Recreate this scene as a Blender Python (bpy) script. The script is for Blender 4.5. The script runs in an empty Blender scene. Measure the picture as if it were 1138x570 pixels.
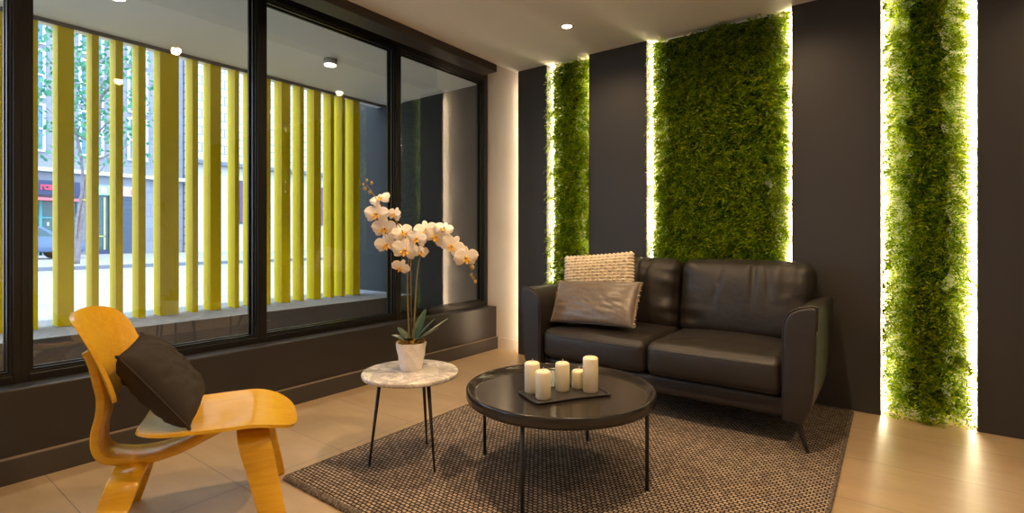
import bpy, bmesh, math, random
from mathutils import Vector, Matrix, noise
random.seed(7)
S = bpy.context.scene
COL = S.collection
PI = math.pi
def V(*a): return Vector(a)

# ---------------------------------------------------------------- materials
def mat(name):
    m = bpy.data.materials.new(name); m.use_nodes = True
    nt = m.node_tree
    for n in list(nt.nodes): nt.nodes.remove(n)
    out = nt.nodes.new('ShaderNodeOutputMaterial')
    return m, nt, out
def N(nt, t, **kw):
    n = nt.nodes.new(t)
    for k, v in kw.items():
        if k in n.inputs: n.inputs[k].default_value = v
        else: setattr(n, k, v)
    return n
def L(nt, a, ao, b, bi): nt.links.new(a.outputs[ao], b.inputs[bi])
def rgb(c): return (c[0], c[1], c[2], 1)
def simple(name, c, rough=.5, metal=0, bump=None, vary=None, spec=.5, sheen=0, sss=0, coat=0):
    """bump=(scale,strength,distance) noise bump; vary=(scale,c2,lo,hi) noise colour mix."""
    m, nt, out = mat(name)
    b = N(nt, 'ShaderNodeBsdfPrincipled'); L(nt, b, 0, out, 0)
    b.inputs['Base Color'].default_value = rgb(c)
    b.inputs['Roughness'].default_value = rough
    b.inputs['Metallic'].default_value = metal
    b.inputs['Specular IOR Level'].default_value = spec
    if sheen: b.inputs['Sheen Weight'].default_value = sheen
    if coat: b.inputs['Coat Weight'].default_value = coat; b.inputs['Coat Roughness'].default_value = .22
    if sss:
        b.inputs['Subsurface Weight'].default_value = sss
        b.inputs['Subsurface Radius'].default_value = (.02, .012, .006)
        b.inputs['Subsurface Scale'].default_value = .5
    if bump or vary:
        tc = N(nt, 'ShaderNodeTexCoord')
    if vary:
        n = N(nt, 'ShaderNodeTexNoise', Scale=vary[0], Detail=5.0); L(nt, tc, 'Object', n, 'Vector')
        r = N(nt, 'ShaderNodeValToRGB'); L(nt, n, 'Fac', r, 'Fac')
        r.color_ramp.elements[0].color = rgb(c); r.color_ramp.elements[1].color = rgb(vary[1])
        r.color_ramp.elements[0].position = vary[2]; r.color_ramp.elements[1].position = vary[3]
        L(nt, r, 'Color', b, 'Base Color')
    if bump:
        n = N(nt, 'ShaderNodeTexNoise', Scale=bump[0], Detail=6.0); L(nt, tc, 'Object', n, 'Vector')
        bp = N(nt, 'ShaderNodeBump', Strength=bump[1], Distance=bump[2])
        L(nt, n, 'Fac', bp, 'Height'); L(nt, bp, 'Normal', b, 'Normal')
    return m
def emit(name, c, s):
    m, nt, out = mat(name); e = N(nt, 'ShaderNodeEmission', Strength=s); e.inputs[0].default_value = rgb(c); L(nt, e, 0, out, 0); return m

def floor_mat():
    m, nt, out = mat('beige_floor_tile')
    b = N(nt, 'ShaderNodeBsdfPrincipled', Roughness=.34); L(nt, b, 0, out, 0)
    tc = N(nt, 'ShaderNodeTexCoord'); mp = N(nt, 'ShaderNodeMapping')
    mp.inputs['Location'].default_value = (2.31, -.603, 0)
    L(nt, tc, 'Object', mp, 'Vector')
    br = N(nt, 'ShaderNodeTexBrick', offset=0.0, squash=1.0)
    br.inputs['Scale'].default_value = 1; br.inputs['Brick Width'].default_value = .983; br.inputs['Row Height'].default_value = .4915
    br.inputs['Mortar Size'].default_value = .0022; br.inputs['Mortar Smooth'].default_value = .3
    L(nt, mp, 0, br, 'Vector')
    n1 = N(nt, 'ShaderNodeTexNoise', Scale=2.2, Detail=7.0, Roughness=.65)
    mp2 = N(nt, 'ShaderNodeMapping'); mp2.inputs['Scale'].default_value = (1, 3.2, 1); L(nt, tc, 'Object', mp2, 'Vector'); L(nt, mp2, 0, n1, 'Vector')
    r = N(nt, 'ShaderNodeValToRGB'); L(nt, n1, 'Fac', r, 'Fac')
    r.color_ramp.elements[0].color = rgb((.40, .28, .162)); r.color_ramp.elements[0].position = .3
    r.color_ramp.elements[1].color = rgb((.50, .365, .222)); r.color_ramp.elements[1].position = .72
    L(nt, r, 'Color', br, 'Color1'); L(nt, r, 'Color', br, 'Color2'); br.inputs['Mortar'].default_value = rgb((.2, .15, .11))
    L(nt, br, 'Color', b, 'Base Color')
    bp = N(nt, 'ShaderNodeBump', Strength=.25, Distance=.002, invert=True); L(nt, br, 'Fac', bp, 'Height'); L(nt, bp, 0, b, 'Normal')
    return m
def rug_mat():
    m, nt, out = mat('flat_woven_rug')
    b = N(nt, 'ShaderNodeBsdfPrincipled', Roughness=.95); b.inputs['Specular IOR Level'].default_value = .1; L(nt, b, 0, out, 0)
    tc = N(nt, 'ShaderNodeTexCoord')
    nz = N(nt, 'ShaderNodeTexNoise', Scale=25.0, Detail=2.0); L(nt, tc, 'Object', nz, 'Vector')
    mx = N(nt, 'ShaderNodeMixRGB', blend_type='ADD'); mx.inputs[0].default_value = .006
    L(nt, tc, 'Object', mx, 1); L(nt, nz, 'Color', mx, 2)
    br = N(nt, 'ShaderNodeTexBrick', offset=.5, squash=1.0)
    br.inputs['Scale'].default_value = 1; br.inputs['Brick Width'].default_value = .024; br.inputs['Row Height'].default_value = .018
    br.inputs['Mortar Size'].default_value = .0038; br.inputs['Mortar Smooth'].default_value = .35; br.inputs['Bias'].default_value = -.15
    L(nt, mx, 0, br, 'Vector')
    br.inputs['Color1'].default_value = rgb((.50, .39, .29)); br.inputs['Color2'].default_value = rgb((.24, .18, .135)); br.inputs['Mortar'].default_value = rgb((.024, .018, .017))
    L(nt, br, 'Color', b, 'Base Color')
    bp = N(nt, 'ShaderNodeBump', Strength=.9, Distance=.006, invert=True); L(nt, br, 'Fac', bp, 'Height'); L(nt, bp, 0, b, 'Normal')
    return m
def leather_mat():
    m, nt, out = mat('dark_brown_leather')
    b = N(nt, 'ShaderNodeBsdfPrincipled', Roughness=.42); L(nt, b, 0, out, 0)
    b.inputs['Specular IOR Level'].default_value = .5
    b.inputs['Base Color'].default_value = rgb((.018, .0135, .0112))
    tc = N(nt, 'ShaderNodeTexCoord')
    vo = N(nt, 'ShaderNodeTexVoronoi', Scale=170.0); L(nt, tc, 'Object', vo, 'Vector')
    n = N(nt, 'ShaderNodeTexNoise', Scale=7.0, Detail=6.0, Roughness=.6); L(nt, tc, 'Object', n, 'Vector')
    b1 = N(nt, 'ShaderNodeBump', Strength=.12, Distance=.002); L(nt, vo, 'Distance', b1, 'Height')
    b2 = N(nt, 'ShaderNodeBump', Strength=.45, Distance=.014); L(nt, n, 'Fac', b2, 'Height'); L(nt, b1, 0, b2, 'Normal'); L(nt, b2, 0, b, 'Normal')
    r = N(nt, 'ShaderNodeMapRange'); r.inputs[3].default_value = .38; r.inputs[4].default_value = .58; L(nt, n, 'Fac', r, 0); L(nt, r, 0, b, 'Roughness')
    return m
def wood_mat(name, c1, c2, scale=(1.2, 14, 14), rough=.24):
    m, nt, out = mat(name)
    b = N(nt, 'ShaderNodeBsdfPrincipled', Roughness=rough); L(nt, b, 0, out, 0)
    b.inputs['Coat Weight'].default_value = .25; b.inputs['Coat Roughness'].default_value = .25
    tc = N(nt, 'ShaderNodeTexCoord'); mp = N(nt, 'ShaderNodeMapping'); mp.inputs['Scale'].default_value = scale; L(nt, tc, 'Object', mp, 'Vector')
    n = N(nt, 'ShaderNodeTexNoise', Scale=3.0, Detail=8.0, Roughness=.6, Distortion=1.2); L(nt, mp, 0, n, 'Vector')
    r = N(nt, 'ShaderNodeValToRGB'); L(nt, n, 'Fac', r, 'Fac')
    r.color_ramp.elements[0].color = rgb(c1); r.color_ramp.elements[0].position = .32
    r.color_ramp.elements[1].color = rgb(c2); r.color_ramp.elements[1].position = .68
    L(nt, r, 'Color', b, 'Base Color')
    return m
def marble_mat():
    m, nt, out = mat('veined_marble')
    b = N(nt, 'ShaderNodeBsdfPrincipled', Roughness=.14); L(nt, b, 0, out, 0)
    tc = N(nt, 'ShaderNodeTexCoord')
    n = N(nt, 'ShaderNodeTexNoise', Scale=5.0, Detail=8.0, Roughness=.62, Distortion=2.2); L(nt, tc, 'Object', n, 'Vector')
    r = N(nt, 'ShaderNodeValToRGB'); L(nt, n, 'Fac', r, 'Fac')
    cr = r.color_ramp
    cr.elements[0].color = rgb((.72, .66, .60)); cr.elements[0].position = .36
    cr.elements[1].color = rgb((.76, .71, .65)); cr.elements[1].position = .60
    e = cr.elements.new(.47); e.color = rgb((.42, .38, .36))
    e = cr.elements.new(.52); e.color = rgb((.70, .65, .60))
    L(nt, r, 'Color', b, 'Base Color')
    return m
def glass_mat(name='window_glass', ior=1.75):
    m, nt, out = mat(name)
    fr = N(nt, 'ShaderNodeFresnel', IOR=ior)
    ge = N(nt, 'ShaderNodeNewGeometry'); ir = N(nt, 'ShaderNodeMapRange'); ir.inputs[3].default_value = ior; ir.inputs[4].default_value = 1 / ior
    L(nt, ge, 'Backfacing', ir, 0); L(nt, ir, 0, fr, 'IOR')      # same reflectance from both sides of the pane
    t = N(nt, 'ShaderNodeBsdfTransparent'); t.inputs[0].default_value = rgb((.97, .985, .98))
    g = N(nt, 'ShaderNodeBsdfGlossy', Roughness=0.0)
    mx = N(nt, 'ShaderNodeMixShader'); L(nt, fr, 0, mx, 0); L(nt, t, 0, mx, 1); L(nt, g, 0, mx, 2); L(nt, mx, 0, out, 0)
    return m
def leaf_mat(name, cols, trans=.66, rough=.55):
    m, nt, out = mat(name)
    ge = N(nt, 'ShaderNodeNewGeometry')
    r = N(nt, 'ShaderNodeValToRGB'); L(nt, ge, 'Random Per Island', r, 'Fac')
    cr = r.color_ramp
    cr.elements[0].color = rgb(cols[0]); cr.elements[1].color = rgb(cols[-1])
    for i, c in enumerate(cols[1:-1]):
        e = cr.elements.new((i + 1) / (len(cols) - 1)); e.color = rgb(c)
    b = N(nt, 'ShaderNodeBsdfPrincipled', Roughness=rough); b.inputs['Specular IOR Level'].default_value = .25; L(nt, r, 0, b, 'Base Color')
    t = N(nt, 'ShaderNodeBsdfTranslucent'); L(nt, r, 0, t, 0)
    mx = N(nt, 'ShaderNodeMixShader'); mx.inputs[0].default_value = trans
    L(nt, b, 0, mx, 1); L(nt, t, 0, mx, 2); L(nt, mx, 0, out, 0)
    return m
def brick_mat(name, c, mort, w, hgt, ms, rough=.8, off=.5):
    """horizontal joints on a wall lying in the y-z plane"""
    m, nt, out = mat(name)
    b = N(nt, 'ShaderNodeBsdfPrincipled', Roughness=rough); L(nt, b, 0, out, 0)
    tc = N(nt, 'ShaderNodeTexCoord'); sp = N(nt, 'ShaderNodeSeparateXYZ'); cb = N(nt, 'ShaderNodeCombineXYZ')
    L(nt, tc, 'Object', sp, 0); L(nt, sp, 'Y', cb, 'X'); L(nt, sp, 'Z', cb, 'Y')
    br = N(nt, 'ShaderNodeTexBrick', offset=off)
    br.inputs['Scale'].default_value = 1; br.inputs['Brick Width'].default_value = w; br.inputs['Row Height'].default_value = hgt; br.inputs['Mortar Size'].default_value = ms
    L(nt, cb, 0, br, 'Vector')
    br.inputs['Color1'].default_value = rgb(c); br.inputs['Color2'].default_value = rgb([x * .93 for x in c]); br.inputs['Mortar'].default_value = rgb(mort)
    L(nt, br, 'Color', b, 'Base Color')
    return m

M = {}
M['floor'] = floor_mat()
M['rug'] = rug_mat()
M['ceiling'] = simple('matt_ceiling_paint', (.86, .82, .79), .9)
M['beige'] = simple('warm_beige_plaster', (.76, .66, .55), .8, vary=(3, (.70, .60, .48), .3, .7))
M['white'] = simple('white_paint', (.86, .83, .78), .7)
M['dark'] = simple('charcoal_wall_paint', (.030, .026, .025), .36, bump=(60, .05, .002))
M['panel'] = simple('charcoal_wall_panel', (.034, .031, .030), .55, bump=(90, .04, .002), vary=(1.5, (.030, .027, .026), .3, .7))
M['frame'] = simple('black_window_metal', (.009, .0075, .007), .32)
M['beam'] = simple('dark_brown_beam_paint', (.035, .026, .022), .45)
M['glass'] = glass_mat()
M['soffit'] = simple('grey_soffit_paint', (.76, .76, .73), .85)
M['stucco'] = simple('dark_grey_stucco', (.032, .034, .034), .95, bump=(160, .9, .006), vary=(120, (.018, .020, .020), .35, .65))
M['ledge'] = simple('grey_concrete', (.30, .30, .31), .85, bump=(80, .3, .004), vary=(30, (.22, .22, .23), .35, .7))
M['ledge_face'] = simple('dim_room_lit_concrete', (.085, .072, .066), .8, bump=(120, .3, .004), vary=(60, (.06, .052, .05), .35, .7))  # same ledge concrete, dim brown room light put into its colour
M['slat'] = simple('yellow_paint', (.80, .63, .003), .55, vary=(6, (.75, .58, .003), .3, .75), spec=.08)
M['leather'] = leather_mat()
M['black_metal'] = simple('black_powder_coat', (.020, .018, .017), .38)
M['table_top'] = simple('dark_bronze_lacquer', (.022, .0175, .0145), .19)
M['marble'] = marble_mat()
M['oak'] = wood_mat('honey_plywood_veneer', (.66, .335, .008), (.76, .43, .018))
M['oak_edge'] = wood_mat('ply_edge', (.62, .28, .02), (.72, .35, .03))
M['candle'] = simple('cream_wax', (.86, .76, .55), .45, sss=.35)
M['wick'] = simple('wick', (.6, .52, .4), .9)
M['slate'] = simple('black_slate', (.030, .026, .025), .35, bump=(40, .25, .003))
M['charcoal_fabric'] = simple('charcoal_cotton', (.040, .034, .030), .95, bump=(500, .35, .002), spec=.15)
M['taupe_fabric'] = simple('taupe_silk', (.165, .122, .088), .36, bump=(220, .22, .002), vary=(40, (.125, .092, .066), .35, .7), spec=.6, sheen=.3)
M['cream_fabric'] = simple('cream_wool_felt', (.74, .62, .45), .95, bump=(200, .4, .003), spec=.15)
M['pot'] = simple('white_ceramic', (.80, .74, .68), .35)
M['moss'] = simple('dry_moss', (.28, .17, .03), .95, vary=(60, (.42, .24, .02), .3, .7))
M['petal'] = simple('white_orchid_petal', (.90, .80, .70), .55, sss=.15)
M['lip'] = simple('yellow_orchid_lip', (.80, .45, .06), .5)
M['stem'] = simple('olive_stem', (.19, .13, .04), .55)
M['bud'] = simple('olive_bud', (.42, .26, .08), .5)
M['oleaf'] = simple('dark_green_leaf', (.018, .042, .016), .35, vary=(12, (.04, .075, .03), .4, .75))
M['oleaf_pale'] = simple('pale_green_leaf', (.20, .25, .17), .45, vary=(40, (.38, .42, .34), .4, .7))
M['fern'] = leaf_mat('fern_green', [(.085, .18, .003), (.17, .30, .004), (.28, .42, .006), (.42, .53, .008), (.58, .61, .012)])
M['fern_board'] = simple('green_backing_mesh', (.03, .075, .004), .9)
M['led'] = emit('warm_white_led', (1, .80, .50), 26)
M['led_dim'] = emit('warm_white_led_behind_panel', (1, .82, .60), 27)
M['lamp'] = emit('warm_lamp_lens', (1, .82, .58), 4)
M['lamp_out'] = emit('warm_outdoor_lamp_lens', (1, .88, .70), 5)
M['lamp_ring'] = simple('white_lamp_ring', (.7, .66, .6), .5)
M['lamp_body'] = simple('grey_lamp_body', (.42, .42, .40), .5)

# ---------------------------------------------------------------- mesh helpers
class MB:
    def __init__(s): s.v = []; s.f = []; s.sm = []
    def add(s, vs, fs, smooth=False):
        o = len(s.v); s.v += [tuple(p) for p in vs]
        for f in fs: s.f.append(tuple(o + i for i in f)); s.sm.append(smooth)
        return s
    def box(s, x0, x1, y0, y1, z0, z1, bev=0):
        if bev:
            bm = bmesh.new(); bmesh.ops.create_cube(bm, size=1)
            for q in bm.verts: q.co = V((x0 + x1) / 2 + q.co.x * (x1 - x0), (y0 + y1) / 2 + q.co.y * (y1 - y0), (z0 + z1) / 2 + q.co.z * (z1 - z0))
            bmesh.ops.bevel(bm, geom=bm.edges[:], offset=bev, segments=2, profile=.5, affect='EDGES')
            bm.verts.index_update(); s.add([q.co[:] for q in bm.verts], [[q.index for q in f.verts] for f in bm.faces], False); bm.free(); return s
        vs = [(x, y, z) for x in (x0, x1) for y in (y0, y1) for z in (z0, z1)]
        return s.add(vs, [(0, 1, 3, 2), (4, 6, 7, 5), (0, 4, 5, 1), (2, 3, 7, 6), (0, 2, 6, 4), (1, 5, 7, 3)])
    def lathe(s, prof, n=48, c=(0, 0, 0), smooth=True, cap=True, jit=None):
        vs = []; fs = []
        for (r, z) in prof:
            for i in range(n):
                a = 2 * PI * i / n; rr = r
                if jit: rr = r * jit(a, z)
                vs.append((c[0] + rr * math.cos(a), c[1] + rr * math.sin(a), c[2] + z))
        for k in range(len(prof) - 1):
            for i in range(n): j = (i + 1) % n; fs.append((k * n + i, k * n + j, (k + 1) * n + j, (k + 1) * n + i))
        s.add(vs, fs, smooth)
        o = len(s.v) - len(vs)
        if cap:
            s.f.append(tuple(o + i for i in range(n))[::-1]); s.sm.append(False)
            s.f.append(tuple(o + (len(prof) - 1) * n + i for i in range(n))); s.sm.append(False)
        return s
    def tube(s, pts, rad, n=8, smooth=True):
        pts = [Vector(p) for p in pts]; m = len(pts)
        rads = rad if isinstance(rad, (list, tuple)) else [rad] * m
        vs = []; fs = []
        t0 = (pts[1] - pts[0]).normalized(); ref = V(0, 0, 1) if abs(t0.z) < .9 else V(1, 0, 0)
        u = t0.cross(ref).normalized()
        for k in range(m):
            t = (pts[min(k + 1, m - 1)] - pts[max(k - 1, 0)]).normalized()
            u = (u - t * u.dot(t)).normalized(); w = t.cross(u)
            for i in range(n):
                a = 2 * PI * i / n; vs.append(pts[k] + (u * math.cos(a) + w * math.sin(a)) * rads[k])
        for k in range(m - 1):
            for i in range(n): j = (i + 1) % n; fs.append((k * n + i, k * n + j, (k + 1) * n + j, (k + 1) * n + i))
        s.add(vs, fs, smooth); o = len(s.v) - len(vs)
        s.f.append(tuple(o + i for i in range(n))[::-1]); s.sm.append(False)
        s.f.append(tuple(o + (m - 1) * n + i for i in range(n))); s.sm.append(False)
        return s
    def prism(s, poly, axis, a, b):
        """poly of 2D points extruded along axis from a to b"""
        def P(p, t): return {'x': (t, p[0], p[1]), 'y': (p[0], t, p[1]), 'z': (p[0], p[1], t)}[axis]
        n = len(poly); vs = [P(p, a) for p in poly] + [P(p, b) for p in poly]
        fs = [tuple(range(n))[::-1], tuple(range(n, 2 * n))] + [(i, (i + 1) % n, n + (i + 1) % n, n + i) for i in range(n)]
        return s.add(vs, fs)
    def shell(s, f, nu, nv, th, smooth=True):
        """surface f(u,v), u,v in 0..1, thickened by th below its normal; closed rim"""
        P = [[Vector(f(i / nu, j / nv)) for j in range(nv + 1)] for i in range(nu + 1)]
        Nn = []
        for i in range(nu + 1):
            row = []
            for j in range(nv + 1):
                a = P[min(i + 1, nu)][j] - P[max(i - 1, 0)][j]; b = P[i][min(j + 1, nv)] - P[i][max(j - 1, 0)]
                nn = a.cross(b); row.append(nn.normalized() if nn.length > 1e-12 else V(0, 0, 1))
            Nn.append(row)
        W = nv + 1; top = []; bot = []
        for i in range(nu + 1):
            for j in range(nv + 1):
                top.append(P[i][j]); bot.append(P[i][j] - Nn[i][j] * th)
        q = []
        for i in range(nu):
            for j in range(nv): q.append((i * W + j, (i + 1) * W + j, (i + 1) * W + j + 1, i * W + j + 1))
        s.add(top, q, smooth); s.add(bot, [x[::-1] for x in q], smooth)
        rim = [(i, 0) for i in range(nu)] + [(nu, j) for j in range(nv)] + [(i, nv) for i in range(nu, 0, -1)] + [(0, j) for j in range(nv, 0, -1)]
        vs = [P[i][j] for i, j in rim] + [P[i][j] - Nn[i][j] * th for i, j in rim]; n = len(rim)
        s.add(vs, [(k, n + k, n + (k + 1) % n, (k + 1) % n) for k in range(n)], smooth)
        return s
    def strip(s, path, wdir, th, widths):
        """rectangular section swept along path (list of points); wdir per point or one vector"""
        pts = [Vector(p) for p in path]; m = len(pts); vs = []
        for k in range(m):
            t = (pts[min(k + 1, m - 1)] - pts[max(k - 1, 0)]).normalized()
            w = Vector(wdir[k] if isinstance(wdir, list) else wdir).normalized(); w = (w - t * w.dot(t)).normalized(); nn = t.cross(w)
            hw = (widths[k] if isinstance(widths, list) else widths) / 2; ht = th / 2; e = min(.003, ht * .6)
            for a, b in ((hw, ht - e), (hw - e, ht), (-hw + e, ht), (-hw, ht - e), (-hw, -ht + e), (-hw + e, -ht), (hw - e, -ht), (hw, -ht + e)):
                vs.append(pts[k] + w * a + nn * b)
        n = 8; fs = [(k * n + i, k * n + (i + 1) % n, (k + 1) * n + (i + 1) % n, (k + 1) * n + i) for k in range(m - 1) for i in range(n)]
        s.add(vs, fs, True); o = len(s.v) - len(vs)
        s.f.append(tuple(o + i for i in range(n))[::-1]); s.sm.append(False); s.f.append(tuple(o + (m - 1) * n + i for i in range(n))); s.sm.append(False)
        return s
    def rbox(s, hx, hy, hz, r, n=(10, 10, 6), c=(0, 0, 0), deform=None):
        """rounded box (half sizes, edge radius), surface grid n; deform(p, q): p point, q unit cube coords"""
        vs = {}; V_ = []; F_ = []
        def pt(q):
            k = (round(q[0], 5), round(q[1], 5), round(q[2], 5))
            if k in vs: return vs[k]
            h = (hx, hy, hz); p = []; d = []
            for a in range(3):
                x = q[a] * h[a]; inn = max(-(h[a] - r), min(h[a] - r, x)); p.append(inn); d.append(x - inn)
            dv = Vector(d)
            if dv.length > 1e-9:
                mx = max(abs(x) for x in d)
                dv = dv.normalized() * r * min(1, mx / r)
            p = Vector(p) + dv
            if deform: p = deform(p, q)
            vs[k] = len(V_); V_.append(p + Vector(c)); return vs[k]
        def lin(nn, h):
            # denser samples near the edges
            e = min(.45, r / h); out = []
            xs = [-1, -1 + e * .15, -1 + e * .4, -1 + e * .7]
            inner = [-1 + e + (2 - 2 * e) * i / nn for i in range(nn + 1)]
            return xs + inner + [-x for x in xs[::-1]]
        g = [lin(n[0], hx), lin(n[1], hy), lin(n[2], hz)]
        for ax in range(3):
            b, c2 = [(1, 2), (2, 0), (0, 1)][ax]
            for sg in (-1, 1):
                for i in range(len(g[b]) - 1):
                    for j in range(len(g[c2]) - 1):
                        quad = []
                        for (bi, cj) in ((i, j), (i + 1, j), (i + 1, j + 1), (i, j + 1)):
                            q = [0, 0, 0]; q[ax] = sg; q[b] = g[b][bi]; q[c2] = g[c2][cj]; quad.append(pt(q))
                        F_.append(tuple(quad) if sg > 0 else tuple(quad[::-1]))
        return s.add(V_, F_, True)
    def build(s, name, m, parent=None, loc=None):
        me = bpy.data.meshes.new(name); me.from_pydata(s.v, [], s.f)
        me.polygons.foreach_set('use_smooth', s.sm); me.validate(); me.update()
        if isinstance(m, str): m = M[m]
        me.materials.append(m)
        o = bpy.data.objects.new(name, me); COL.objects.link(o)
        if parent: o.parent = parent
        if loc: o.location = loc
        return o
def catmull(pts, n=6):
    pts = [Vector(p) for p in pts]; out = []
    for i in range(len(pts) - 1):
        p0 = pts[max(i - 1, 0)]; p1 = pts[i]; p2 = pts[i + 1]; p3 = pts[min(i + 2, len(pts) - 1)]
        for k in range(n):
            t = k / n
            out.append(.5 * ((2 * p1) + (p2 - p0) * t + (2 * p0 - 5 * p1 + 4 * p2 - p3) * t * t + (3 * p1 - p0 - 3 * p2 + p3) * t ** 3))
    out.append(pts[-1]); return out
def tag(o, label=None, cat=None, group=None, kind=None):
    if label: o['label'] = label
    if cat: o['category'] = cat
    if group: o['group'] = group
    if kind: o['kind'] = kind
    return o
def thing(name, label, cat, loc=(0, 0, 0), rz=0, group=None):
    o = bpy.data.objects.new(name, None); o.empty_display_size = .1; COL.objects.link(o)
    o.location = loc; o.rotation_euler = (0, 0, rz); return tag(o, label, cat, group)
def struct(o, label=None): return tag(o, label, kind='structure')
def children(o, table={}): return [c for c in COL.objects if c.parent == o]
def copy_tree(o, parent=None):
    c = o.copy(); COL.objects.link(c)
    if parent: c.parent = parent
    for ch in children(o): copy_tree(ch, c)
    return c
# ================================================================ THE ROOM
CZ = 2.658                     # ceiling height
XR, YR = 2.7, -2.6             # right wall, rear wall
XW = -3.174                     # room face of the low window wall
XG = -3.345                    # glass plane
YB = 3.985                     # recessed back wall
YP = 3.89                      # front of the dark wall panels

struct(MB().box(-3.40, XR, YR, YB + .1, -.10, 0).build('floor', 'floor'), 'pale beige stone tile floor with thin joints')
struct(MB().box(-2.885, XR, YR, YB + .1, CZ, CZ + .2).build('ceiling', 'ceiling'), 'plain pale ceiling of the lounge')
struct(MB().box(-3.40, -2.885, YR, YB + .1, 2.86, 3.0).build('ceiling_recess', 'ceiling'), 'raised strip of ceiling above the window beam')
struct(MB().box(-3.40, XR, YB, YB + .1, 0, 2.86).build('wall_back', 'beige'), 'warm beige back wall in the corner beside the windows')
struct(MB().box(XR, XR + .1, YR, YB, 0, CZ).build('wall_right', 'ceiling'))
struct(MB().box(-3.40, XR, YR - .1, YR, 0, 2.86).build('wall_rear', 'ceiling'))
struct(MB().box(-3.40, XW, YR, YB, 0, .415, .007).build('wall_left', 'dark'), 'dark low wall under the window bays')

struct(MB().box(-3.40, -3.29, YR, YB, 2.74, 2.86).build('wall_left_header', 'dark'))
bb = MB().prism([(XW, 0), (XW + .026, 0), (XW + .026, .108), (XW + .023, .112), (XW, .112)], 'y', YR, YB - .001)
bl = struct(bb.build('baseboard_left', simple('charcoal_baseboard', (.050, .043, .039), .45)), 'dark baseboard along the low window wall')
MB().box(XW + .001, XW + .027, YR, YB - .001, .1121, .1150).build('cap', simple('baseboard_top_highlight', (.26, .195, .145), .5), bl)  # paler strip, the highlight along the baseboard top put into its colour
bb = MB().prism([(YB, 0), (YB - .014, 0), (YB - .014, .104), (YB - .004, .112), (YB, .112)], 'x', XW + .027, -2.83)
struct(bb.build('baseboard_back', 'beige'), 'short beige baseboard in the room corner')
bm_ = MB().box(-3.05, -2.885, YR, 3.625, 2.592, 2.80, .004)
struct(bm_.build('trim_1', 'beam'), 'dark brown boxed beam running above the windows')

# window bays: frame with its ribs; the pane is a part
edges = [-2.6, -.60, .545, 1.688, 2.827, 3.985]  # first bay is out of view, added to let in more daylight
WL = [None, 'black framed window bay leftmost, mostly cut off by the picture edge', 'black framed window bay behind the yellow chair',
      'black framed window bay between chair and orchid', 'narrow black framed window bay nearest the back wall']
for k in range(5):
    y0, y1 = edges[k], edges[k + 1]; z0, z1 = .415, 2.76; f = MB()
    m0 = .028; m1 = .028 if k < 4 else .048
    X0, X1 = -3.385, -3.29
    f.box(X0, X1, y0, y0 + m0, z0, z1, .002); f.box(X0, X1, y1 - m1, y1, z0, z1, .002)
    f.box(X0, X1, y0 + m0, y1 - m1, z0, .452, .002); f.box(X0, X1, y0 + m0, y1 - m1, 2.665, z1, .002)
    # glazing beads, two thin ribs all round
    for (xa, xb, b) in ((-3.378, -3.362, .022), (-3.356, -3.350, .012), (-3.335, -3.318, .018), (-3.312, -3.300, .009)):
        ya, yb, za, zb = y0 + m0, y1 - m1, .452, 2.665
        f.box(xa, xb, ya, ya + b, za, zb); f.box(xa, xb, yb - b, yb, za, zb)
        f.box(xa, xb, ya + b, yb - b, za, za + b); f.box(xa, xb, ya + b, yb - b, zb - b, zb)
    w = struct(f.build('window_%d' % (k if k else 5), 'frame'), WL[k])
    MB().box(XG - .003, XG + .003, y0 + m0, y1 - m1, .452, 2.665).build('pane', 'glass', w)

# dark panels standing off the back wall; between them lie the planted recesses
PX = [(-2.84, -2.52), (-2.092, -1.579), (-.559, -.071), (.371, XR - .001)]
PL = ['narrow charcoal wall panel beside the room corner', 'charcoal wall panel between the narrow and the wide strip of plants',
      'charcoal wall panel right of the wide strip of plants behind the sofa arm', 'charcoal wall panel at the right end of the feature wall']
for k, (a, b) in enumerate(PX):
    p = MB()
    if k == 0: p.prism([(a, YP), (b, YP), (b, YB - .001), (-2.775, YB - .001), (-2.775, YP + .03), (a, YP + .03)], 'z', .002, CZ - .001)
    else: p.box(a, b, YP, YB - .001, .002, CZ - .001)
    p = struct(p.build('trim_%d' % (k + 2), 'panel'), PL[k])
    if k == 0: MB().box(-2.815, -2.780, YP + .0305, YP + .036, .004, CZ - .06).build('light_strip', 'led_dim', p)
RX = [(-2.52, -2.092), (-1.579, -.559), (-.071, .371)]
for k, (a, b) in enumerate(RX):
    struct(MB().box(a, b, YB - .012, YB - .001, .002, CZ - .001).build('wall_recess_%d' % (k + 1), 'white'), 'white back of a lit recess behind wall plants')

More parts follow.
